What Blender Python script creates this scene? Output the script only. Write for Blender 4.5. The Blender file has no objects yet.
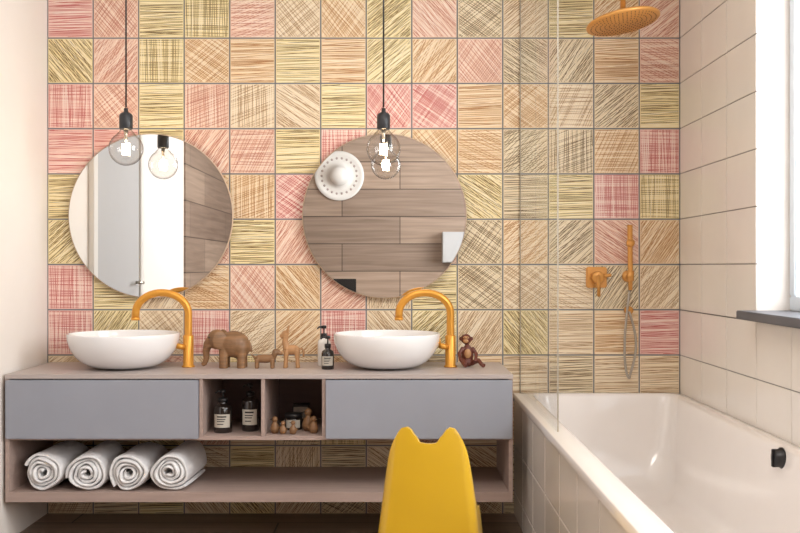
import bpy, bmesh, math, random
from mathutils import Vector, Matrix, noise
random.seed(7)
sc = bpy.context.scene
EYE = 1.093

# ------------------------------------------------------------------ materials
def lin(h):
    h = h.lstrip('#')
    c = [int(h[i:i+2], 16)/255 for i in (0, 2, 4)]
    return tuple(((x/12.92) if x <= 0.04045 else ((x+0.055)/1.055)**2.4) for x in c) + (1,)

def mat(name, col, rough=0.5, metal=0.0, var=0.06, scale=8, bump=0.0, bscale=60, coat=0.0, spec=0.5, stretch=None):
    m = bpy.data.materials.new(name); m.use_nodes = True
    nt = m.node_tree; b = nt.nodes['Principled BSDF']
    b.inputs['Roughness'].default_value = rough
    b.inputs['Metallic'].default_value = metal
    b.inputs['Coat Weight'].default_value = coat
    b.inputs['Specular IOR Level'].default_value = spec
    tc = nt.nodes.new('ShaderNodeTexCoord'); mp = nt.nodes.new('ShaderNodeMapping')
    nt.links.new(tc.outputs['Object'], mp.inputs['Vector'])
    if stretch: mp.inputs['Scale'].default_value = stretch
    n = nt.nodes.new('ShaderNodeTexNoise'); n.inputs['Scale'].default_value = scale; n.inputs['Detail'].default_value = 4
    nt.links.new(mp.outputs[0], n.inputs['Vector'])
    r = nt.nodes.new('ShaderNodeValToRGB')
    c = lin(col)
    r.color_ramp.elements[0].position = 0.3; r.color_ramp.elements[1].position = 0.7
    r.color_ramp.elements[0].color = tuple(max(0, x*(1-var)) for x in c[:3]) + (1,)
    r.color_ramp.elements[1].color = tuple(min(1, x*(1+var)) for x in c[:3]) + (1,)
    nt.links.new(n.outputs['Fac'], r.inputs['Fac']); nt.links.new(r.outputs[0], b.inputs['Base Color'])
    if bump:
        n2 = nt.nodes.new('ShaderNodeTexNoise'); n2.inputs['Scale'].default_value = bscale; n2.inputs['Detail'].default_value = 5
        nt.links.new(mp.outputs[0], n2.inputs['Vector'])
        bp = nt.nodes.new('ShaderNodeBump'); bp.inputs['Strength'].default_value = bump; bp.inputs['Distance'].default_value = 0.01
        nt.links.new(n2.outputs['Fac'], bp.inputs['Height']); nt.links.new(bp.outputs[0], b.inputs['Normal'])
    return m

def plank_mat(name, c1, c2, mortar, axes, bw, rh, rough=0.45):
    m = bpy.data.materials.new(name); m.use_nodes = True
    nt = m.node_tree; b = nt.nodes['Principled BSDF']; b.inputs['Roughness'].default_value = rough
    g = nt.nodes.new('ShaderNodeNewGeometry'); s = nt.nodes.new('ShaderNodeSeparateXYZ'); cb = nt.nodes.new('ShaderNodeCombineXYZ')
    nt.links.new(g.outputs['Position'], s.inputs[0])
    nt.links.new(s.outputs[axes[0]], cb.inputs[0]); nt.links.new(s.outputs[axes[1]], cb.inputs[1])
    br = nt.nodes.new('ShaderNodeTexBrick')
    br.inputs['Scale'].default_value = 1; br.inputs['Brick Width'].default_value = bw; br.inputs['Row Height'].default_value = rh
    br.inputs['Mortar Size'].default_value = 0.004; br.inputs['Color1'].default_value = lin(c1); br.inputs['Color2'].default_value = lin(c2)
    br.inputs['Mortar'].default_value = lin(mortar); br.offset = 0.37
    nt.links.new(cb.outputs[0], br.inputs['Vector'])
    mp = nt.nodes.new('ShaderNodeMapping'); mp.inputs['Scale'].default_value = (0.7, 16, 1)
    nt.links.new(cb.outputs[0], mp.inputs['Vector'])
    n = nt.nodes.new('ShaderNodeTexNoise'); n.inputs['Scale'].default_value = 2.0; n.inputs['Detail'].default_value = 9; n.inputs['Distortion'].default_value = 0.5
    nt.links.new(mp.outputs[0], n.inputs['Vector'])
    r = nt.nodes.new('ShaderNodeValToRGB'); r.color_ramp.elements[0].position = 0.3; r.color_ramp.elements[1].position = 0.7
    r.color_ramp.elements[0].color = (0.68, 0.64, 0.61, 1); r.color_ramp.elements[1].color = (1.08, 1.06, 1.05, 1)
    nt.links.new(n.outputs['Fac'], r.inputs[0])
    mx = nt.nodes.new('ShaderNodeMix'); mx.data_type = 'RGBA'; mx.blend_type = 'MULTIPLY'; mx.inputs[0].default_value = 1
    nt.links.new(br.outputs['Color'], mx.inputs[6]); nt.links.new(r.outputs[0], mx.inputs[7])
    nt.links.new(mx.outputs[2], b.inputs['Base Color'])
    return m

def glass_mat(name, tint=(0.985, 0.99, 0.985, 1), base=0.03, edge=0.45, powr=4.0, rim=None):
    m = bpy.data.materials.new(name); m.use_nodes = True
    nt = m.node_tree; nt.nodes.remove(nt.nodes['Principled BSDF']); out = nt.nodes['Material Output']
    t = nt.nodes.new('ShaderNodeBsdfTransparent'); t.inputs[0].default_value = tint
    g = nt.nodes.new('ShaderNodeBsdfGlossy'); g.inputs['Roughness'].default_value = 0.02
    f = nt.nodes.new('ShaderNodeLayerWeight'); f.inputs['Blend'].default_value = 0.5
    if rim:   # longer light path through the glass wall towards the silhouette -> more absorption
        r = nt.nodes.new('ShaderNodeValToRGB'); r.color_ramp.elements[0].position = 0.45; r.color_ramp.elements[0].color = tint
        r.color_ramp.elements[1].position = 0.95; r.color_ramp.elements[1].color = rim
        nt.links.new(f.outputs['Facing'], r.inputs[0]); nt.links.new(r.outputs[0], t.inputs[0])
    p = nt.nodes.new('ShaderNodeMath'); p.operation = 'POWER'; p.inputs[1].default_value = powr
    nt.links.new(f.outputs['Facing'], p.inputs[0])
    mt = nt.nodes.new('ShaderNodeMath'); mt.operation = 'MULTIPLY_ADD'; mt.inputs[1].default_value = edge; mt.inputs[2].default_value = base
    nt.links.new(p.outputs[0], mt.inputs[0])
    mx = nt.nodes.new('ShaderNodeMixShader')
    nt.links.new(mt.outputs[0], mx.inputs[0]); nt.links.new(t.outputs[0], mx.inputs[1]); nt.links.new(g.outputs[0], mx.inputs[2])
    nt.links.new(mx.outputs[0], out.inputs['Surface'])
    return m

def emit_mat(name, col, s):
    m = bpy.data.materials.new(name); m.use_nodes = True
    b = m.node_tree.nodes['Principled BSDF']
    b.inputs['Base Color'].default_value = lin(col); b.inputs['Emission Color'].default_value = lin(col); b.inputs['Emission Strength'].default_value = s
    return m

M = {}
M['plaster'] = mat('white_plaster', '#ebe4dd', 0.8, var=0.02, scale=3, bump=0.05, bscale=90)
M['ceil'] = mat('ceiling_paint', '#f2eeea', 0.9, var=0.01)
M['tilewhite'] = mat('glazed_white_tile', '#eae4dd', 0.22, var=0.03, scale=3, coat=0.2)
M['grout'] = mat('grey_grout', '#8a8684', 0.9)
M['groutdark'] = mat('blue_grey_grout', '#7e8189', 0.9)
M['acrylic'] = mat('bath_acrylic', '#efe9e5', 0.16, var=0.01, coat=0.5)
M['ceramic'] = mat('basin_ceramic', '#f2f1f1', 0.10, var=0.01, coat=0.6)
M['drawer'] = mat('grey_blue_lacquer', '#979aa4', 0.42, var=0.02)
M['top'] = mat('taupe_top', '#b5a9a4', 0.4, var=0.04, scale=4, stretch=(1, 12, 12))
M['taupe'] = mat('taupe_veneer', '#ab968d', 0.5, var=0.08, scale=4, stretch=(1, 14, 14))
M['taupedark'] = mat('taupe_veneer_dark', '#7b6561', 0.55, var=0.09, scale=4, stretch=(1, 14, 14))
M['gold'] = mat('brushed_amber_brass', '#d99a3e', 0.36, metal=0.5, var=0.04)
M['orange'] = mat('amber_lacquer_metal', '#d6994f', 0.38, metal=0.3, var=0.04)
M['black'] = mat('black_plastic', '#1c1b1d', 0.4, var=0.03)
M['socket'] = mat('socket_bakelite', '#2e2f33', 0.4, var=0.03)
M['charcoal'] = mat('charcoal_stone', '#5e5e63', 0.5, var=0.06)
M['darkglass'] = mat('dark_amber_bottle', '#1e1714', 0.12, var=0.05, coat=0.5)
M['whitepl'] = mat('white_plastic', '#e9e7e3', 0.3, var=0.01)
M['label'] = mat('paper_label', '#c2bcb0', 0.7, var=0.02)
M['oak'] = mat('turned_oak', '#84603f', 0.5, var=0.28, scale=12, stretch=(1, 1, 8))
M['walnut'] = mat('dark_teak', '#643226', 0.42, var=0.2, scale=12, stretch=(1, 1, 8))
M['beech'] = mat('light_beech', '#b08358', 0.5, var=0.12, scale=12, stretch=(1, 1, 8))
M['towel'] = mat('terry_cotton', '#f8f7f7', 0.95, var=0.06, scale=22, bump=0.6, bscale=260, stretch=(2, .6, 2))
M['yellow'] = mat('yellow_polyethylene', '#d0a622', 0.3, var=0.02, coat=0.15)
M['steel'] = mat('hose_steel', '#b8b2a8', 0.3, metal=0.9)
M['edge'] = mat('polished_glass_edge', '#a39a8a', 0.2)
M['mirror'] = mat('silvered_mirror', '#f2f4f4', 0.0, metal=1.0, var=0.0)
M['mirrim'] = mat('mirror_edge', '#d9c0a6', 0.4)
M['doorp'] = mat('door_paint', '#b9b9ba', 0.4, var=0.01)
M['glass'] = glass_mat('shower_glass', base=.02, edge=.16, powr=3)
M['bulb'] = glass_mat('bulb_glass', (0.94, 0.93, 0.92, 1), base=.07, edge=.35, powr=3.0, rim=(.46, .44, .43, 1))
M['winglass'] = glass_mat('window_glass', (0.98, 0.99, 1, 1))
M['frame'] = mat('window_frame_paint', '#d3dce4', 0.4, var=0.01)
M['fil'] = emit_mat('filament', '#ffe8c8', 30)
M['panel'] = emit_mat('fill_panel_glow', '#fff4e6', 3)  # glowing face of the added ceiling panel
M['woodwall'] = plank_mat('plank_cladding', '#b8a391', '#938173', '#4a3d34', (0, 2), 1.5, 0.262)
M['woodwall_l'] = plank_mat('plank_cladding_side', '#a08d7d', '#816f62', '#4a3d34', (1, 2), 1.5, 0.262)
M['floor'] = plank_mat('dark_floor_planks', '#a58b7b', '#86725f', '#332a25', (0, 1), 1.4, 0.16, 0.4)

# ------------------------------------------------------------------ mesh builder
class MB:
    def __init__(s): s.bm = bmesh.new(); s.mats = []
    def mi(s, m):
        m = M[m] if isinstance(m, str) else m
        if m not in s.mats: s.mats.append(m)
        return s.mats.index(m)
    def merge(s, tmp, m, smooth):
        i = s.mi(m); vm = {}
        for v in tmp.verts: vm[v] = s.bm.verts.new(v.co)
        for f in tmp.faces:
            try:
                nf = s.bm.faces.new([vm[v] for v in f.verts]); nf.material_index = i; nf.smooth = smooth
            except ValueError: pass
        tmp.free()
    def box(s, x0, x1, y0, y1, z0, z1, m, bev=0.0, rot=None, smooth=False):
        t = bmesh.new(); bmesh.ops.create_cube(t, size=1)
        sx, sy, sz = abs(x1-x0), abs(y1-y0), abs(z1-z0); c = Vector(((x0+x1)/2, (y0+y1)/2, (z0+z1)/2))
        for v in t.verts: v.co = Vector((v.co.x*sx, v.co.y*sy, v.co.z*sz))
        if bev: bmesh.ops.bevel(t, geom=list(t.edges), offset=bev, segments=2, affect='EDGES')
        for v in t.verts: v.co = (rot @ v.co if rot else v.co) + c
        s.merge(t, m, smooth); return s
    def ell(s, c, r, m, rot=None, seg=24):
        t = bmesh.new(); bmesh.ops.create_uvsphere(t, u_segments=seg, v_segments=seg//2, radius=1)
        if isinstance(r, (int, float)): r = (r, r, r)
        for v in t.verts:
            p = Vector((v.co.x*r[0], v.co.y*r[1], v.co.z*r[2]))
            v.co = (rot @ p if rot else p) + Vector(c)
        s.merge(t, m, True); return s
    def tube(s, pts, rad, m, seg=14, cap=True):
        pts = [Vector(p) for p in pts]; n = len(pts)
        if isinstance(rad, (int, float)): rad = [rad]*n
        t = bmesh.new(); rings = []
        tan = []
        for i in range(n):
            a = pts[max(0, i-1)]; b = pts[min(n-1, i+1)]; tan.append((b-a).normalized())
        up = Vector((0, 0, 1)) if abs(tan[0].z) < 0.9 else Vector((0, 1, 0))
        nrm = tan[0].cross(up).normalized()
        for i in range(n):
            nrm = (nrm - tan[i]*nrm.dot(tan[i])).normalized(); bi = tan[i].cross(nrm)
            rings.append([t.verts.new(pts[i] + (nrm*math.cos(2*math.pi*k/seg)+bi*math.sin(2*math.pi*k/seg))*rad[i]) for k in range(seg)])
        for i in range(n-1):
            for k in range(seg):
                t.faces.new([rings[i][k], rings[i][(k+1) % seg], rings[i+1][(k+1) % seg], rings[i+1][k]])
        if cap:
            t.faces.new(rings[0][::-1]); t.faces.new(rings[-1])
        bmesh.ops.recalc_face_normals(t, faces=list(t.faces))
        s.merge(t, m, True); return s
    def lathe(s, prof, c, m, seg=48, a0=0.0, a1=2*math.pi, rot=None, smooth=True):
        t = bmesh.new(); full = abs(a1-a0-2*math.pi) < 1e-6; na = seg if full else seg+1; c = Vector(c)
        rings = []
        for (r, z) in prof:
            if r < 1e-6: rings.append([t.verts.new((0, 0, z))])
            else: rings.append([t.verts.new((r*math.cos(a0+(a1-a0)*k/seg), r*math.sin(a0+(a1-a0)*k/seg), z)) for k in range(na)])
        for i in range(len(prof)-1):
            A, B = rings[i], rings[i+1]
            for k in range(seg):
                k2 = (k+1) % na if full else k+1
                if len(A) == 1 and len(B) == 1: continue
                if len(A) == 1: t.faces.new([A[0], B[k], B[k2]])
                elif len(B) == 1: t.faces.new([A[k], B[0], A[k2]])
                else: t.faces.new([A[k], B[k], B[k2], A[k2]])
        bmesh.ops.recalc_face_normals(t, faces=list(t.faces))
        for v in t.verts: v.co = (rot @ v.co if rot else v.co) + c
        s.merge(t, m, smooth); return s
    def grid(s, rows, m, closed=False, smooth=True):
        t = bmesh.new(); R = [[t.verts.new(p) for p in r] for r in rows]; n = len(R[0])
        for i in range(len(R)-1):
            for k in range(n if closed else n-1):
                t.faces.new([R[i][k], R[i][(k+1) % n], R[i+1][(k+1) % n], R[i+1][k]])
        s.merge(t, m, smooth); return s
    def obj(s, name, parent=None, recalc=False):
        if recalc: bmesh.ops.recalc_face_normals(s.bm, faces=list(s.bm.faces))
        me = bpy.data.meshes.new(name); 
        vs = [v.co for v in s.bm.verts]
        x = (min(v.x for v in vs)+max(v.x for v in vs))/2; y = (min(v.y for v in vs)+max(v.y for v in vs))/2; z = min(v.z for v in vs)
        o = Vector((x, y, z))
        for v in s.bm.verts: v.co = v.co - o
        s.bm.to_mesh(me); s.bm.free()
        for m in s.mats: me.materials.append(m)
        ob = bpy.data.objects.new(name, me); ob.location = o; sc.collection.objects.link(ob)
        if parent:
            ob.parent = parent; ob.location = o - parent.location
        return ob

def empty(name, loc):
    e = bpy.data.objects.new(name, None); e.location = loc; e.empty_display_size = 0.05
    sc.collection.objects.link(e); return e
def remesh(ob, vox=0.003, it=4):
    r = ob.modifiers.new('fuse', 'REMESH'); r.mode = 'VOXEL'; r.voxel_size = vox; r.use_smooth_shade = True
    sm = ob.modifiers.new('smooth', 'SMOOTH'); sm.iterations = it; sm.factor = 0.6
RX = lambda a: Matrix.Rotation(math.radians(a), 3, 'X')
RY = lambda a: Matrix.Rotation(math.radians(a), 3, 'Y')
RZ = lambda a: Matrix.Rotation(math.radians(a), 3, 'Z')

# ------------------------------------------------------------------ room shell
XL, XR, YB, CEIL = -1.562, 1.239, -5.2, 2.75
MB().box(XL-0.2, XR+0.2, YB-0.2, 0.2, -0.1, 0, 'floor').obj('floor')
MB().box(XL-0.2, XR+0.2, YB-0.2, 0.2, CEIL, CEIL+0.1, 'ceil').obj('ceiling')
# back wall with patterned tiles
wb = MB().box(XL-0.2, XR+0.2, 0.004, 0.2, 0, CEIL, 'groutdark').obj('wall_back')
PAL = {'R': ('#e9c0b4', ['#bd5a59', '#cb7e77', '#f7e5da']), 'P': ('#eac8b1', ['#ba7463', '#cc907b', '#f6e3d4']),
       'O': ('#e8cda6', ['#ad7846', '#bd8c5c', '#f5e6cc']), 'Y': ('#ebd9a6', ['#8a7040', '#705a36', '#f9eecf']),
       'B': ('#e2d0ae', ['#6e573a', '#846a4a', '#f1e5cb']), 'T': ('#e9d5b5', ['#a5825b', '#b5926d', '#f6ead3'])}
TM = {k: (mat('tile_glaze_'+k, v[0], 0.35, var=0.05, scale=5), [mat('tile_stroke_%s%d' % (k, i), c, 0.45, var=0.05) for i, c in enumerate(v[1])]) for k, v in PAL.items()}
ROWS = {-3: 'PYORTYPBOYTRPO', -2: 'YORPYTOBPYORTY', -1: 'OTYRPYOTBRYPOT',
 0: 'RPYYPTOYPBTYOP', 1: 'YPYOOYOYOPBBOP', 2: 'RPYPTTYRROOTBY', 3: 'RRYPPYRTOOBBOR', 4: 'YOPOOROYRYBYRY',
 5: 'YTRPYPOTPBOBPO', 6: 'RYTOPOPTYBTTBT', 7: 'RYTRTORTYTYTOR', 8: 'TOPTYTOTBOTBTT', 9: 'OTYPTBYTPTOTOT', 10: 'TBYTYTBTYTBYTO', 11: 'TBYTYTBTYTBYTO'}
PATT = {'R': 'whwc', 'P': 'dce', 'O': 'hcde', 'Y': 'hwhd', 'B': 'dech', 'T': 'hdce'}
tb = MB(); sb = MB()
PX, PZ = 0.2015, 0.2004
x00 = XL + 0.002
def clipline(cx, cz, ang, x0, x1, z0, z1):
    dx, dz = math.cos(ang), math.sin(ang); t0, t1 = -9, 9
    for (p, d, lo, hi) in ((cx, dx, x0, x1), (cz, dz, z0, z1)):
        if abs(d) < 1e-6:
            if p < lo or p > hi: return None
            continue
        a, b = (lo-p)/d, (hi-p)/d
        if a > b: a, b = b, a
        t0 = max(t0, a); t1 = min(t1, b)
    if t1-t0 < 0.012: return None
    return (cx+dx*t0, cz+dz*t0, cx+dx*t1, cz+dz*t1)
for r in range(-3, 12):
    zt = 2.104 - PZ*(r-1); zb_ = zt - PZ
    for c in range(14):
        xa = x00 + PX*c; xb = min(xa + PX, XR)
        a0, a1 = xa+0.0032, xb-0.0032; b0, b1 = max(zb_+0.0032, 0.0), min(zt-0.0032, CEIL)
        if b1 <= b0+0.01 or a1 <= a0: continue
        k = ROWS[r][c]
        tb.box(a0, a1, 0.0, 0.006, b0, b1, TM[k][0])
        cx, cz = (xa+xb)/2, (zt+zb_)/2
        pt = random.choice(PATT[k]); sets = []
        if pt == 'h': sets = [0, 2]
        elif pt == 'w': sets = [0, 90]
        elif pt == 'd': g_ = random.choice([35, 50, -40, -55]); sets = [g_, g_+9]
        elif pt == 'c': sets = [random.choice([40, 55]), random.choice([-35, -50])]
        elif pt == 'e': sets = [random.choice([20, 65, -25]), random.choice([0, 90, 45])]
        for si, base in enumerate(sets):
            off = -0.14
            step = 0.0085
            while off < 0.14:
                off += step*random.uniform(0.65, 1.35)
                ang = math.radians(base + random.uniform(-3, 3))
                nx, nz = -math.sin(math.radians(base)), math.cos(math.radians(base))
                L = clipline(cx+nx*off, cz+nz*off, ang, a0+0.003, a1-0.003, b0+0.003, b1-0.003)
                if not L: continue
                u = random.random(); ci = 0 if u < 0.48 else (1 if u < 0.68 else 2)
                w = random.uniform(0.0008, 0.0014)
                x0, z0, x1, z1 = L; ln = math.hypot(x1-x0, z1-z0); px_, pz_ = -(z1-z0)/ln, (x1-x0)/ln
                yy = -0.0004 - 0.0002*si - 0.00008*ci; bow = random.uniform(-0.0015, 0.0015)
                top = []; bot = []
                for q in range(4):
                    t = q/3; ww = w*(0.75 if q in (0, 3) else random.uniform(0.9, 1.15)); bb = bow*math.sin(math.pi*t)
                    xx = x0+(x1-x0)*t; zz = z0+(z1-z0)*t
                    fit = lambda v, lo, hi: max(lo, min(hi, v))
                    top.append((fit(xx+px_*(bb+ww), a0+.001, a1-.001), yy, fit(zz+pz_*(bb+ww), b0+.001, b1-.001)))
                    bot.append((fit(xx+px_*(bb-ww), a0+.001, a1-.001), yy, fit(zz+pz_*(bb-ww), b0+.001, b1-.001)))
                sb.grid([bot, top], TM[k][1][ci], smooth=False)
tb.obj('patterned_tiles', wb); sb.obj('tile_hatching', wb)

# right wall, window openings (far one unseen, added for fill light) d 0.942-2.30 and 3.0-4.7
WZ0, WZ1 = 0.94, 2.5
wr = MB()
xa, xb = XR+0.005, XR+0.2
wr.box(xa, xb, YB, 0.004, 0, WZ0-0.03, 'grout'); wr.box(xa, xb, YB, 0.004, WZ1, CEIL, 'plaster')
wr.box(xa, xb, -0.942, 0.004, WZ0-0.03, WZ1, 'plaster'); wr.box(xa, xb, -3.0, -2.3, WZ0-0.03, WZ1, 'plaster'); wr.box(xa, xb, YB, -4.7, WZ0-0.03, WZ1, 'plaster')
wrk = wr.obj('wall_right')
tr = MB()
TW = 0.314
for i in range(0, 16):
    d0, d1 = i*TW+0.0018, (i+1)*TW-0.0018
    for r in range(-3, 11):
        z1 = 2.104-PZ*(r-1)-0.0018; z0 = z1-PZ+0.0036
        z1 = min(z1, CEIL); z0 = max(z0, 0.0)
        if z1-z0 < 0.01: continue
        segs = [(d0, d1, z0, z1)]
        for (wa, wb_) in ((0.942, 2.3), (3.0, 4.7)):
            ns = []
            for (p, q, e, f) in segs:
                if q <= wa or p >= wb_ or f <= WZ0-0.03 or e >= WZ1: ns.append((p, q, e, f)); continue
                if p < wa: ns.append((p, wa, e, f))
                if q > wb_: ns.append((wb_, q, e, f))
                pp, qq = max(p, wa), min(q, wb_)
                if e < WZ0-0.03: ns.append((pp, qq, e, WZ0-0.032))
                if f > WZ1: ns.append((pp, qq, WZ1, f))
            segs = ns
        for (p, q, e, f) in segs:
            if q-p > 0.006 and f-e > 0.006: tr.box(XR, XR+0.006, -q, -p, e, f, 'tilewhite', 0.0012)
tr.box(XR+0.003, XR+0.005, -5.1, 0, 0, WZ0-0.035, 'grout')
tr.box(XR+0.003, XR+0.005, -0.94, 0, WZ0-0.04, CEIL, 'grout')
tr.obj('white_tiles', wrk)
for i, (wa, wb_) in enumerate(((0.942, 2.3), (3.0, 4.7))):  # second window is unseen, added to let in more daylight
    e = empty('window_%d' % (i+1), (XR+0.14, -(wa+wb_)/2, WZ0))
    f = MB(); X0, X1 = XR+0.115, XR+0.165
    f.box(X0, X1, -wb_, -wa, WZ0, WZ0+0.05, 'frame', .004); f.box(X0, X1, -wb_, -wa, WZ1-0.05, WZ1, 'frame', .004)
    f.box(X0, X1, -wa-0.05, -wa, WZ0+.05, WZ1-.05, 'frame', .004); f.box(X0, X1, -wb_, -wb_+0.05, WZ0+.05, WZ1-.05, 'frame', .004)
    mid = -(wa+wb_)/2
    f.box(X0, X1, mid-0.03, mid+0.03, WZ0+.05, WZ1-.05, 'frame', .004)
    f.obj('frame', e)
    g = MB(); g.box(X0+0.02, X0+0.026, -wb_+.05, mid-.03, WZ0+.05, WZ1-.05, 'winglass'); g.box(X0+0.02, X0+0.026, mid+.03, -wa-.05, WZ0+.05, WZ1-.05, 'winglass'); g.obj('pane', e)
    MB().box(XR-0.066, XR+0.16, -wb_-(0.02 if i == 0 else 0), -wa+0.012, WZ0-0.03, WZ0, 'charcoal', .003).obj('sill', e)

# left wall : plaster then plank cladding, with a door
wl = MB().box(XL-0.2, XL, YB, 0.004, 0, CEIL, 'plaster').obj('wall_left')
MB().box(XL, XL+0.015, YB, -2.85, 0, CEIL, 'woodwall_l').obj('plank_cladding', wl)
wf = MB().box(XL-0.2, XR+0.2, YB-0.2, YB, 0, CEIL, 'woodwall').obj('wall_front')
b = MB(); b.box(-.66, -.42, YB+.001, YB+.012, .80, .975, 'black', .003); b.box(-.64, -.55, YB+.012, YB+.016, .83, .945, 'black', .002); b.box(-.53, -.44, YB+.012, YB+.016, .83, .945, 'black', .002); b.obj('flush_plate')
b = MB(); b.box(.40, .80, YB+.001, YB+.14, 1.13, 1.42, 'doorp', .004); b.box(.404, .598, YB+.141, YB+.157, 1.134, 1.416, 'doorp', .003); b.box(.602, .796, YB+.141, YB+.157, 1.134, 1.416, 'doorp', .003)
b.ell((.585, YB+.164, 1.2), .009, 'black', seg=12); b.ell((.615, YB+.164, 1.2), .009, 'black', seg=12); b.obj('bathroom_wall_cabinet')
d = empty('door_1', (XL+0.02, -1.35, 0)); b = MB()
DA, DB = -.72, -1.56   # door leaf extent along the left wall
b.box(XL, XL+0.03, DA, DA+.07, 0, 2.32, 'whitepl', .003); b.box(XL, XL+0.03, DB-.07, DB, 0, 2.32, 'whitepl', .003); b.box(XL, XL+0.03, DB, DA, 2.25, 2.32, 'whitepl', .003)
b.obj('frame', d); b = MB(); b.box(XL, XL+0.018, DB+.005, DA-.005, 0.008, 2.245, 'doorp', .003)
b.obj('leaf', d); b = MB(); b.tube([(XL+.018, -1.49, 1.0), (XL+.06, -1.49, 1.0), (XL+.065, -1.47, 1.0), (XL+.065, -1.37, 1.0)], .009, 'steel'); b.obj('handle', d)

# ------------------------------------------------------------------ vanity
VX0, VX1, VF = -1.549, 0.443, -0.5
van = empty('floating_vanity_unit', ((VX0+VX1)/2, -0.25, 0.168))
b = MB(); b.box(VX0, VX1, VF-0.004, -0.003, 0.652, 0.670, 'top', .0015); b.obj('countertop', van)
b = MB()
b.box(VX0, VX0+.016, VF, -.003, .168, .652, 'taupe', .001); b.box(VX1-.016, VX1, VF, -.003, .168, .652, 'taupe', .001)
b.box(VX0+.016, VX1-.016, VF, -.003, .168, .207, 'taupe', .001)
b.box(VX0+.016, VX1-.016, VF+.003, -.003, .411, .427, 'taupe', .001)
for x in (-.788, -.545, -.306): b.box(x, x+.014, VF+.001, -.003, .427, .652, 'taupe', .0008)
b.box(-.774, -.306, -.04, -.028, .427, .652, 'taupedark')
b.obj('carcass', van)
b = MB(); b.box(VX0+.004, -.79, VF-.012, VF+.012, .418, .648, 'drawer', .002); b.box(-.291, VX1-.004, VF-.012, VF+.012, .418, .648, 'drawer', .002); b.obj('drawer_fronts', van)

# ------------------------------------------------------------------ basins + taps
def basin(x, y, R):
    H = .142; out = []; n = 14
    prof = [(0, 0.0), (.075, 0.0), (.09, .004)]
    for i in range(1, n+1):
        t = i/n; prof.append((.09+(R-.09)*math.sin(t*math.pi/2)**0.8, .004+(H-.004)*(1-math.cos(t*math.pi/2))**0.85))
    prof += [(R-.001, H+.004), (R-.006, H+.004)]
    for i in range(n, -1, -1):
        t = i/n; prof.append((.06+(R-.008-.06)*math.sin(t*math.pi/2)**0.8, .018+(H-.018)*(1-math.cos(t*math.pi/2))**0.85))
    prof.append((0, .017))
    b = MB().lathe(prof, (x, y, .670), 'ceramic', 72)
    b.lathe([(0, .020), (.022, .020), (.024, .016)], (x, y, .670), 'gold', 24)
    return b.obj('vessel_basin')
basin(-1.15, -.26, .228); basin(-.055, -.26, .222)

def tap(x, y, top=.983):
    b = MB(); z0 = .670
    b.lathe([(0, 0), (.027, 0), (.027, .006), (.022, .009), (.022, .13), (.020, .135), (0, .135)], (x, y, z0), 'gold', 28)
    pts = [(x, y, z0+.12), (x, y, .80), (x, y, .86)]
    zc = top-.085; 
    for i in range(0, 21):
        a = math.pi*i/20; pts.append((x-.108+.108*math.cos(a), y-.02*math.sin(a/2), zc+.085*math.sin(a)))
    pts.append((x-.217, y-.02, zc-.02))
    b.tube(pts, [.0165]*3+[.016]*(len(pts)-3), 'gold', 18)
    b.tube([(x-.217, y-.02, zc-.018), (x-.217, y-.02, zc-.030)], .018, 'gold', 18)
    b.tube([(x-.012, y-.012, z0+.085), (x-.045, y-.03, z0+.092)], .012, 'gold')
    b.tube([(x-.043, y-.028, z0+.085), (x-.05, y-.03, z0+.135)], [.006, .0045], 'gold')
    return b.obj('basin_tap')
tap(-.89, -.22); tap(.212, -.22)

# ------------------------------------------------------------------ mirrors
for x in (-1.095, -.068):
    b = MB(); R = .362
    rot = RX(90)  # +z -> -y
    b.lathe([(0, .004), (R-.03, .004), (R-.03, .022), (0, .022)], (x, 0, 1.315), 'mirrim', 72, rot=rot, smooth=False)
    b.lathe([(R-.002, .022), (R, .024), (R, .035), (R-.003, .0375)], (x, 0, 1.315), 'mirrim', 96, rot=rot)
    b.lathe([(R-.002, .022), (0, .022)], (x, 0, 1.315), 'mirrim', 96, rot=rot)
    b.lathe([(0, .0372), (R-.004, .0372)], (x, 0, 1.315), 'mirror', 96, rot=rot, smooth=False)
    b.obj('round_mirror')

# ------------------------------------------------------------------ pendants
for x in (-1.115, -.067):
    y = -.355; zc = 1.572
    b = MB()
    b.tube([(x, y, CEIL-.02), (x, y, 1.74)], .0035, 'black', 8)
    b.lathe([(0, .0), (.045, .0), (.045, -.02), (.01, -.028), (0, -.028)], (x, y, CEIL), 'black', 24)
    b.lathe([(0, .165), (.008, .165), (.009, .15), (.022, .143), (.027, .135), (.027, .082), (.024, .078), (0, .078)], (x, y, zc), 'socket', 28)
    prof = [(0, -.069)]
    for i in range(1, 15):
        a = math.radians(-90+i*10.5); prof.append((.069*math.cos(a), .069*math.sin(a)))
    prof += [(.030, .068), (.021, .078), (.019, .086)]
    b.lathe(prof, (x, y, zc), 'bulb', 40)
    b.tube([(x, y, zc+.08), (x, y, zc+.03)], [.010, .005], 'steel', 10)
    pts = []
    for i in range(70):
        a = i*0.55; pts.append((x+.015*math.cos(a), y+.015*math.sin(a), zc+.022-.0007*i))
    b.tube(pts, .0019, 'fil', 5)
    b.tube([(x-.014, y, zc+.03), (x-.016, y, zc-.028)], .001, 'steel', 5); b.tube([(x+.014, y, zc+.03), (x+.016, y, zc-.028)], .001, 'steel', 5)
    b.obj('pendant_bulb_lamp')
    l = bpy.data.lights.new('glow', 'POINT'); l.energy = 2.0; l.color = (1, .75, .45); l.shadow_soft_size = .02
    lo = bpy.data.objects.new('pendant_glow', l); lo.location = (x, y, zc); sc.collection.objects.link(lo)

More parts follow.
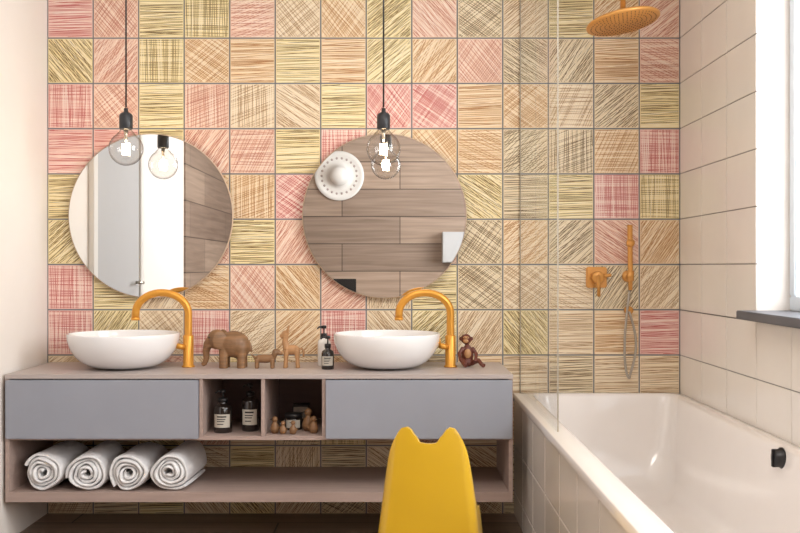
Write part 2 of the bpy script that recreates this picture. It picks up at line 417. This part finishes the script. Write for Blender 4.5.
# ------------------------------------------------------------------ bathtub
def rrect(x0, x1, y0, y1, r, z, n=10):
    P = []
    for (cx, cy, a0) in ((x1-r, y1-r, 0), (x0+r, y1-r, 90), (x0+r, y0+r, 180), (x1-r, y0+r, 270)):
        for i in range(n+1):
            a = math.radians(a0+90*i/n); P.append((cx+r*math.cos(a), cy+r*math.sin(a), z))
    return P
tub = empty('built_in_bathtub', (.87, -1.25, 0))
b = MB(); TL = -2.5; zr = .536; x0, x1 = .500, XR-.001
loops = [rrect(x0, x1, TL, -.002, .003, zr-.03), rrect(x0, x1, TL, -.002, .003, zr-.004), rrect(x0+.003, x1-.002, TL+.003, -.005, .004, zr)]
def inner(i, r, z, e=0): return rrect(x0+.075+i, x1-.030-i, TL+.09+i+e, -.035-i-e, r, z)
loops += [inner(-.004, .07, zr), inner(0, .07, zr-.001), inner(.006, .07, zr-.006), inner(.010, .07, zr-.018),
          inner(.018, .075, zr-.08, .008), inner(.035, .09, zr-.22, .02), inner(.055, .11, zr-.34, .04), inner(.075, .12, zr-.385, .06), inner(.11, .12, zr-.405, .08), inner(.18, .09, zr-.41, .1)]
b.grid(loops, 'acrylic', closed=True)
t = bmesh.new(); t.faces.new([t.verts.new(p) for p in loops[-1]]); b.merge(t, 'acrylic', False)
o = b.obj('tub_shell', tub)
b = MB(); b.box(.512, .530, TL+.001, -.003, 0, zr-.032, 'grout'); b.box(.512, XR-.002, TL, TL+.02, 0, zr-.032, 'grout')
for i in range(8):
    d0, d1 = i*TW+.0018, min((i+1)*TW-.0018, 2.5)
    for (z0, z1) in ((.0, .0985), (.1025, .299), (.3025, zr-.031)):
        b.box(.504, .513, -d1, -d0-.003, z0, z1, 'tilewhite', .0015)
b.obj('tiled_apron', tub)
rot = RY(-90)
b = MB().lathe([(0, .028), (.024, .028), (.028, .022), (.028, .008), (.033, .006), (.033, 0), (0, 0)], (XR-.0425, -1.29, .494), 'black', 28, rot=rot)
b.box(XR-.0425-.034, XR-.0425-.018, -1.29-.006, -1.29+.006, .494-.028, .494+.028, 'black', .002)
b.obj('overflow_knob', tub)

# glass screen
b = MB(); b.box(.528, .536, -1.05, -.004, zr, 2.45, 'glass'); gs = b.obj('glass_shower_screen')
b = MB(); b.box(.530, .534, -.010, -.002, zr, 2.45, 'edge'); b.box(.5295, .5345, -1.0515, -1.0495, zr, 2.45, 'edge'); b.obj('edge_profiles', gs)

# ------------------------------------------------------------------ shower fittings
b = MB(); c = Vector((.893, -.42, 2.072)); tilt = RY(-9) @ RX(-6)
b.lathe([(0, .016), (.03, .016), (.14, .010), (.147, .004), (.147, -.002), (.143, -.006), (0, -.006)], c, 'orange', 56, rot=tilt)
for ring in range(1, 8):
    n = ring*7
    for k in range(n):
        a = 2*math.pi*k/n; p = c + tilt @ Vector((ring*.0185*math.cos(a), ring*.0185*math.sin(a), -.0065))
        b.ell(p, .0024, 'walnut', seg=6)
b.ell(c+Vector((0, 0, .03)), .02, 'orange'); b.tube([c+Vector((0, 0, .03)), (c.x, c.y, CEIL-.005)], .011, 'orange')
b.lathe([(0, 0), (.035, 0), (.035, -.01), (0, -.01)], (c.x, c.y, CEIL), 'orange', 28)
b.obj('rain_shower_head')
b = MB(); x, z = .868, 1.045
b.box(x-.046, x+.046, -.012, -.001, z-.046, z+.046, 'orange', .005)
b.lathe([(0, .01), (.026, .01), (.026, .05), (.022, .054), (0, .054)], (x, 0, z), 'orange', 28, rot=RX(90))
b.box(x-.007, x+.007, -.066, -.052, z-.085, z+.012, 'orange', .004, smooth=True)
b.tube([(x+.02, -.03, z+.005), (x+.06, -.03, z+.01)], .008, 'orange')
b.obj('shower_mixer_valve')
b = MB(); x = 1.008
b.lathe([(0, .001), (.026, .001), (.026, .01), (0, .01)], (x, 0, 1.05), 'orange', 28, rot=RX(90))
b.tube([(x, -.008, 1.05), (x, -.05, 1.05)], .011, 'orange'); b.tube([(x, -.05, 1.03), (x, -.05, 1.075)], .016, 'orange')
b.tube([(x, -.05, .99), (x, -.05, 1.06), (x-.001, -.05, 1.16), (x-.002, -.05, 1.275)], [.009, .011, .0115, .012], 'orange')
b.tube([(x-.002, -.052, 1.19), (x-.002, -.068, 1.20)], .018, 'orange')
pts = []
for i in range(41):
    t = i/40; a = math.pi*t*2
    pts.append((x-.002-.022*math.sin(math.pi*t*1.0)-(0.0), -.045+.005*math.sin(a), .99-.385*math.sin(math.pi*t/2) ))
for i in range(1, 31):
    t = i/30
    pts.append((x-.002+.03*math.sin(math.pi*t), -.035, .605+.29*t))
b.tube(pts, .0055, 'steel', 8)
b.lathe([(0, .001), (.018, .001), (.018, .03), (0, .03)], (x, 0, .90), 'orange', 24, rot=RX(90))
b.obj('hand_shower')

# ------------------------------------------------------------------ towels
def towel(x, seed, rz):
    rnd = random.Random(seed); b = MB(); L0 = .34; zc = .207+.0785; th = .0128
    turns = 4.3; N = 120; rows = []
    ph = rnd.uniform(0, 6.28)
    for i in range(N+1):
        t = i/N; r = .011+(.0745-.011)*t; a = ph+turns*2*math.pi*t
        wob = 1+.05*math.sin(3*a+seed); r *= wob
        ca, sa = math.cos(a), math.sin(a)
        yo = .010*math.sin(a*1.3+seed)+.008*(1-t)
        prof = []
        for (u, v) in ((-.5, 0.02), (-.5, .2), (-.5, .4), (-.5, .6), (-.5, .8), (-.5, .975), (-.3, .995), (0, 1), (.3, .995), (.5, .975), (.5, .8), (.5, .6), (.5, .4), (.5, .2), (.5, .02), (.3, .006), (0, 0), (-.3, .006)):
            rr = r+u*th; y = -.485+L0*v + yo*(1-2*v)*-1
            n = noise.noise(Vector((rr*ca*30+seed, y*22, rr*sa*30)))*.006
            rr += n
            prof.append((x+rr*ca*1.04, y, zc+rr*sa*.97))
        rows.append(prof)
    b.grid(rows, 'towel', closed=True)
    t = bmesh.new(); t.faces.new([t.verts.new(p) for p in rows[-1]]); b.merge(t, 'towel', True)
    o = b.obj('rolled_towel', recalc=True); o.rotation_euler[2] = math.radians(rz)
    o.location.z = .2075
    s = o.modifiers.new('sub', 'SUBSURF'); s.levels = 1; s.render_levels = 1
for i, x in enumerate((-1.404, -1.238, -1.068, -.898)): towel(x, i*3+1, (-2, 1, -1, -3)[i])

# ------------------------------------------------------------------ bottles
def bottle(name, x, y, z, r, h, body, pump=True, tot=None, label=True):
    b = MB(); n = r*.42
    b.lathe([(0, 0), (r*.95, 0), (r, .004), (r, h-.018), (r*.9, h-.008), (n, h), (n, h+.008)], (x, y, z), body, 32)
    b.lathe([(0, h+.006), (n*1.2, h+.006), (n*1.2, h+.022), (0, h+.022)], (x, y, z), 'black', 20)
    if pump:
        b.tube([(x, y, z+h+.02), (x, y, z+h+.045)], .003, 'black', 8)
        b.lathe([(0, h+.043), (.011, h+.043), (.011, h+.055), (0, h+.057)], (x, y, z), 'black', 16)
        b.tube([(x, y, z+h+.05), (x-.02, y-.01, z+h+.05), (x-.028, y-.014, z+h+.043)], [.0045, .004, .003], 'black', 8)
    if label:
        b.lathe([(r+.0006, h*.2), (r+.0006, h*.66)], (x, y, z), 'label', 20, a0=math.radians(215), a1=math.radians(325))
        for k, zz in enumerate((.55, .47, .4, .3)):
            b.lathe([(r+.001, h*zz), (r+.001, h*(zz+.03 if k else zz+.05))], (x, y, z), 'black', 12, a0=math.radians(240), a1=math.radians(300-6*k))
    return b.obj(name)
bottle('soap_dispenser_bottle', -.325, -.15, .670, .027, .115, 'whitepl', label=False)
bottle('lotion_bottle', -.298, -.30, .670, .026, .082, 'darkglass')
bottle('lotion_bottle', -.712, -.40, .427, .037, .115, 'darkglass')
bottle('lotion_bottle', -.608, -.36, .427, .035, .135, 'darkglass')

# ------------------------------------------------------------------ wooden animals
def elephant(x, y, z):
    b = MB(); w = 'oak'
    b.ell((x+.025, y, z+.098), (.068, .050, .056), w)
    b.ell((x+.05, y, z+.085), (.045, .046, .05), w)
    for dx in (-.012, .062):
        for dy in (-.026, .026):
            b.tube([(x+dx, y+dy, z+.0), (x+dx, y+dy, z+.04), (x+dx, y+dy*.8, z+.09)], [.0185, .018, .022], w)
    b.ell((x-.045, y, z+.118), (.040, .037, .042), w)
    pts = [(x-.065, y, z+.115), (x-.083, y, z+.095), (x-.09, y, z+.065), (x-.088, y, z+.038), (x-.095, y, z+.018), (x-.107, y, z+.012)]
    b.tube(pts, [.024, .019, .015, .0125, .0105, .009], w)
    b.tube([(x+.09, y, z+.11), (x+.1, y, z+.09), (x+.1, y, z+.065)], [.005, .004, .005], w)
    for s_ in (-1, 1):
        b.ell((x-.026, y+s_*.042, z+.118), (.032, .007, .040), w, RZ(-24*s_))
        b.tube([(x-.062, y+s_*.02, z+.093), (x-.088, y+s_*.024, z+.082)], [.006, .003], w)
    o = b.obj('wooden_elephant_figurine'); remesh(o, .0028, 2)
    e = MB()
    for s_ in (-1, 1): e.ell((x-.071, y+s_*.0265, z+.128), .0042, 'black', seg=10)
    e.obj('eyes', o)
    return o
elephant(-.722, -.24, .670)
def dachshund(x, y, z):
    b = MB(); w = 'oak'
    b.ell((x, y, z+.040), (.046, .019, .018), w)
    b.tube([(x-.03, y, z+.04), (x, y, z+.038), (x+.034, y, z+.043)], [.017, .0155, .018], w)
    for dx in (-.032, .032):
        for dy in (-.011, .011): b.tube([(x+dx, y+dy, z), (x+dx, y+dy, z+.038)], [.0075, .009], w)
    b.tube([(x+.034, y, z+.045), (x+.045, y, z+.066)], [.014, .011], w)
    b.ell((x+.048, y, z+.068), (.017, .014, .014), w); b.tube([(x+.05, y, z+.067), (x+.075, y, z+.06)], [.011, .006], w)
    for s_ in (-1, 1): b.ell((x+.042, y+s_*.014, z+.062), (.008, .0035, .015), w)
    b.tube([(x-.04, y, z+.045), (x-.058, y, z+.058)], [.005, .003], w)
    o = b.obj('wooden_dachshund_figurine'); remesh(o, .002, 3)
dachshund(-.562, -.27, .670)
def horse(x, y, z):
    b = MB(); w = 'beech'
    b.tube([(x-.022, y, z+.075), (x, y, z+.073), (x+.022, y, z+.077)], [.020, .018, .020], w)
    b.ell((x, y, z+.075), (.036, .02, .021), w)
    for dx, f in ((-.022, -.004), (.022, .004)):
        for dy in (-.012, .012): b.tube([(x+dx+f, y+dy, z), (x+dx+f*.5, y+dy, z+.035), (x+dx, y+dy*.8, z+.072)], [.0085, .0075, .0125], w)
    b.tube([(x-.02, y, z+.08), (x-.028, y, z+.11), (x-.024, y, z+.14)], [.017, .0125, .012], w)
    b.ell((x-.026, y, z+.143), (.016, .013, .014), w); b.tube([(x-.026, y, z+.142), (x-.048, y, z+.13)], [.012, .008], w)
    for s_ in (-1, 1): b.tube([(x-.018, y+s_*.008, z+.15), (x-.012, y+s_*.013, z+.178)], [.006, .003], w)
    b.tube([(x+.038, y, z+.085), (x+.05, y, z+.07), (x+.049, y, z+.045)], [.005, .0055, .004], w)
    o = b.obj('wooden_donkey_figurine'); remesh(o, .002, 3)
horse(-.452, -.25, .670)
def monkey(x, y, z):
    b = MB(); w = 'walnut'
    b.ell((x, y, z+.045), (.026, .022, .034), w); b.ell((x, y, z+.065), (.022, .019, .028), w); b.ell((x, y-.003, z+.018), (.028, .024, .018), w)
    b.tube([(x, y, z+.085), (x-.004, y, z+.1)], .009, w)
    b.ell((x-.006, y-.004, z+.117), (.022, .020, .022), w)
    for s_ in (-1, 1):
        b.tube([(x+s_*.018, y-.004, z+.08), (x+s_*.036, y-.016, z+.055), (x+s_*.032, y-.038, z+.035), (x+s_*.026, y-.045, z+.026)], [.0095, .008, .007, .008], w)
        b.tube([(x+s_*.016, y-.012, z+.016), (x+s_*.034+.01, y-.042, z+.03), (x+s_*.036+.02, y-.066, z+.014), (x+s_*.038+.026, y-.074, z+.011)], [.012, .010, .008, .0095], w)
        b.ell((x-.006+s_*.024, y-.002, z+.118), (.006, .004, .009), w)
    o = b.obj('wooden_monkey_figurine'); remesh(o, .002, 2)
    e = MB(); e.ell((x-.008, y-.019, z+.110), (.012, .008, .010), 'beech', seg=16); e.ell((x-.007, y-.02, z+.124), (.013, .006, .006), 'beech', seg=16)
    for s_ in (-1, 1): e.ell((x-.007+s_*.006, y-.0255, z+.124), .002, 'black', seg=8)
    e.ell((x, y-.016, z+.055), (.015, .009, .022), 'beech', seg=16)
    e.obj('face_and_belly', o)
monkey(.285, -.20, .670)
def bird(x, y, z, s_, w, ang=0):
    b = MB(); R = RZ(ang); P = lambda a, c, d: Vector((x, y, z)) + R @ Vector((a*s_, c*s_, d*s_))
    b.lathe([(0, 0), (.014*s_, 0), (.022*s_, .012*s_), (.024*s_, .028*s_), (.018*s_, .045*s_), (.010*s_, .056*s_), (.008*s_, .062*s_)], (x, y, z), w, 24)
    b.ell(P(0, 0, .072), .015*s_, w, seg=18)
    b.tube([P(-.012, 0, .073), P(-.027, 0, .071)], [.004*s_, .001*s_], 'black', 8)
    b.tube([P(.014, 0, .022), P(.034, 0, .034)], [.009*s_, .003*s_], w, 10)
    for q in (-1, 1): b.ell(P(-.009, q*.011, .077), .0022*s_, 'black', seg=8)
    b.obj('wooden_bird_figurine')
bird(-.50, -.43, .427, .78, 'oak'); bird(-.465, -.45, .427, .6, 'oak', 30); bird(-.425, -.45, .427, .62, 'oak', -20); bird(-.345, -.43, .427, .8, 'oak', 180); bird(-.372, -.37, .427, 1.05, 'oak', 10)
b = MB(); b.box(-.455, -.385, -.20, -.14, .427, .51, 'black', .003); b.box(-.450, -.390, -.201, -.2005, .45, .50, 'label'); b.obj('soap_box')
b = MB(); b.lathe([(0, 0), (.034, 0), (.036, .004), (.036, .045), (.033, .05), (0, .05)], (-.435, -.33, .427), 'darkglass', 32); b.lathe([(0, .05), (.037, .05), (.037, .066), (0, .067)], (-.435, -.33, .427), 'black', 32)
b.lathe([(.0365, .01), (.0365, .042)], (-.435, -.33, .427), 'label', 20, a0=math.radians(220), a1=math.radians(320)); b.obj('cream_jar')

# ------------------------------------------------------------------ yellow child chair
def interp(tab, v):
    for i in range(len(tab)-1):
        if tab[i][0] <= v <= tab[i+1][0]:
            a, b_ = tab[i], tab[i+1]; t = (v-a[0])/(b_[0]-a[0]); t = t*t*(3-2*t)
            return a[1]+(b_[1]-a[1])*t
    return tab[-1][1] if v > tab[-1][0] else tab[0][1]
def lint(tab, v):
    for i in range(len(tab)-1):
        if tab[i][0] <= v <= tab[i+1][0]:
            a, b_ = tab[i], tab[i+1]; t = (v-a[0])/(b_[0]-a[0]); return a[1]+(b_[1]-a[1])*t
    return tab[-1][1] if v > tab[-1][0] else tab[0][1]
def chair(cx, cy, rz):
    hw = [(0, .168), (.1, .162), (.24, .147), (.36, .132), (.46, .120), (.54, .112), (.60, .104)]
    tops = [(0, .548), (.10, .550), (.19, .572), (.25, .590), (.31, .598), (.38, .594), (.44, .572), (.50, .52), (.56, .44), (.64, .36), (.75, .315), (1, .29)]
    bots = [(0, .13), (.15, .115), (.27, .05), (.36, .002), (.62, .002), (.72, .05), (.82, .11), (.92, .02), (1, .002)]
    b = MB(); rows = []; NS, NT = 96, 24
    for j in range(NT+1):
        row = []
        for i in range(NS+1):
            s = -1+2*i/NS; a = abs(s); zt = (interp if a < .2 else lint)(tops, a); zb2 = interp(bots, a); z = zb2+(zt-zb2)*j/NT
            h = lint(hw, z)
            if a < .42: xx = a/.42*.86; yy = .03*(a/.42)**2
            elif a < .58:
                q = (a-.42)/.16*math.pi/2; xx = .86+.14*math.sin(q); yy = .03+.10*(1-math.cos(q))
            else: xx = 1+.02*(a-.58); yy = .13+.87*(a-.58)/.42
            depth = .30 + .03*(1-z/.57)
            lean = -.05*(1-z/.57)
            row.append((cx+math.copysign(xx*h, s), cy+lean+yy*depth, z))
        rows.append(row)
    b.grid(rows, 'yellow')
    o = b.obj('child_chair'); o.rotation_euler[2] = math.radians(rz)
    so = o.modifiers.new('sol', 'SOLIDIFY'); so.thickness = .026; so.offset = 0
    bv = o.modifiers.new('bev', 'BEVEL'); bv.width = .011; bv.segments = 4; bv.limit_method = 'ANGLE'
    s = MB(); seat = []
    for j in range(13):
        v = j/12; y = cy+.0+.285*v; row = []
        for i in range(17):
            u = -1+2*i/16; hh = .138; row.append((cx+u*hh, y+.02*(1-abs(u)), .262+.02*u*u-.015*math.sin(v*math.pi)-.03*max(0, v-.8)/.2))
        seat.append(row)
    s.grid(seat, 'yellow'); so_ = s.obj('seat', o)
    so2 = so_.modifiers.new('sol', 'SOLIDIFY'); so2.thickness = .024; so2.offset = 0
    return o
chair(.098, -1.34, -5)

# ------------------------------------------------------------------ hat on the plank wall + added fill panel
b = MB(); prof = [(.0, .13), (.05, .125), (.085, .10), (.095, .05), (.10, .02), (.14, .012), (.20, .018), (.235, .03), (.237, .024), (.2, .012), (.14, .005), (0, .005)]
b.lathe(prof, (-.58, YB, 1.96), 'whitepl', 48, rot=RX(-90))
for k in range(22):
    a = 2*math.pi*k/22; b.ell((-.58+.17*math.cos(a), YB+.016, 1.96+.17*math.sin(a)), (.012, .004, .012), 'top', seg=10)
b.obj('woven_sun_hat')
b = MB(); b.box(-.75, .55, -3.1, -2.4, CEIL-.05, CEIL-.012, 'whitepl', .004); b.box(-.73, .53, -3.08, -2.42, CEIL-.053, CEIL-.05, 'panel'); b.box(-.7, .5, -3.05, -2.45, CEIL-.012, CEIL, 'whitepl'); b.obj('added_fill_panel')  # unseen glowing panel, added to brighten the room

# ------------------------------------------------------------------ lights
def area(name, loc, rot, sx, sy, e, col):
    l = bpy.data.lights.new(name, 'AREA'); l.shape = 'RECTANGLE'; l.size = sx; l.size_y = sy; l.energy = e; l.color = col
    o = bpy.data.objects.new(name, l); o.location = loc; o.rotation_euler = [math.radians(a) for a in rot]; sc.collection.objects.link(o)
area('daylight_near', (XR+.32, -1.62, 1.72), (0, 90, 0), 1.5, 1.3, 54, (.99, .985, .98))
area('added_daylight_far', (XR+.32, -3.85, 1.72), (0, 90, 0), 1.5, 1.6, 82, (1, .97, .94))  # added soft light through the unseen window behind the camera
area('added_ceiling_fill', (-.1, -2.75, CEIL-.06), (0, 0, 0), 1.2, .6, 24, (1, .95, .89))  # added overhead fill, goes with the unseen ceiling panel
w = bpy.data.worlds.new('sky'); sc.world = w; w.use_nodes = True
w.node_tree.nodes['Background'].inputs[0].default_value = (.84, .92, 1, 1); w.node_tree.nodes['Background'].inputs[1].default_value = 1.3

cam = bpy.data.cameras.new('camera'); cam.sensor_width = 36; cam.lens = 994/800*36; cam.clip_start = .05
co = bpy.data.objects.new('camera', cam); co.location = (0, -4.4, EYE); co.rotation_euler = (math.pi/2, 0, 0); sc.collection.objects.link(co); sc.camera = co
sc.view_settings.view_transform = 'Standard'
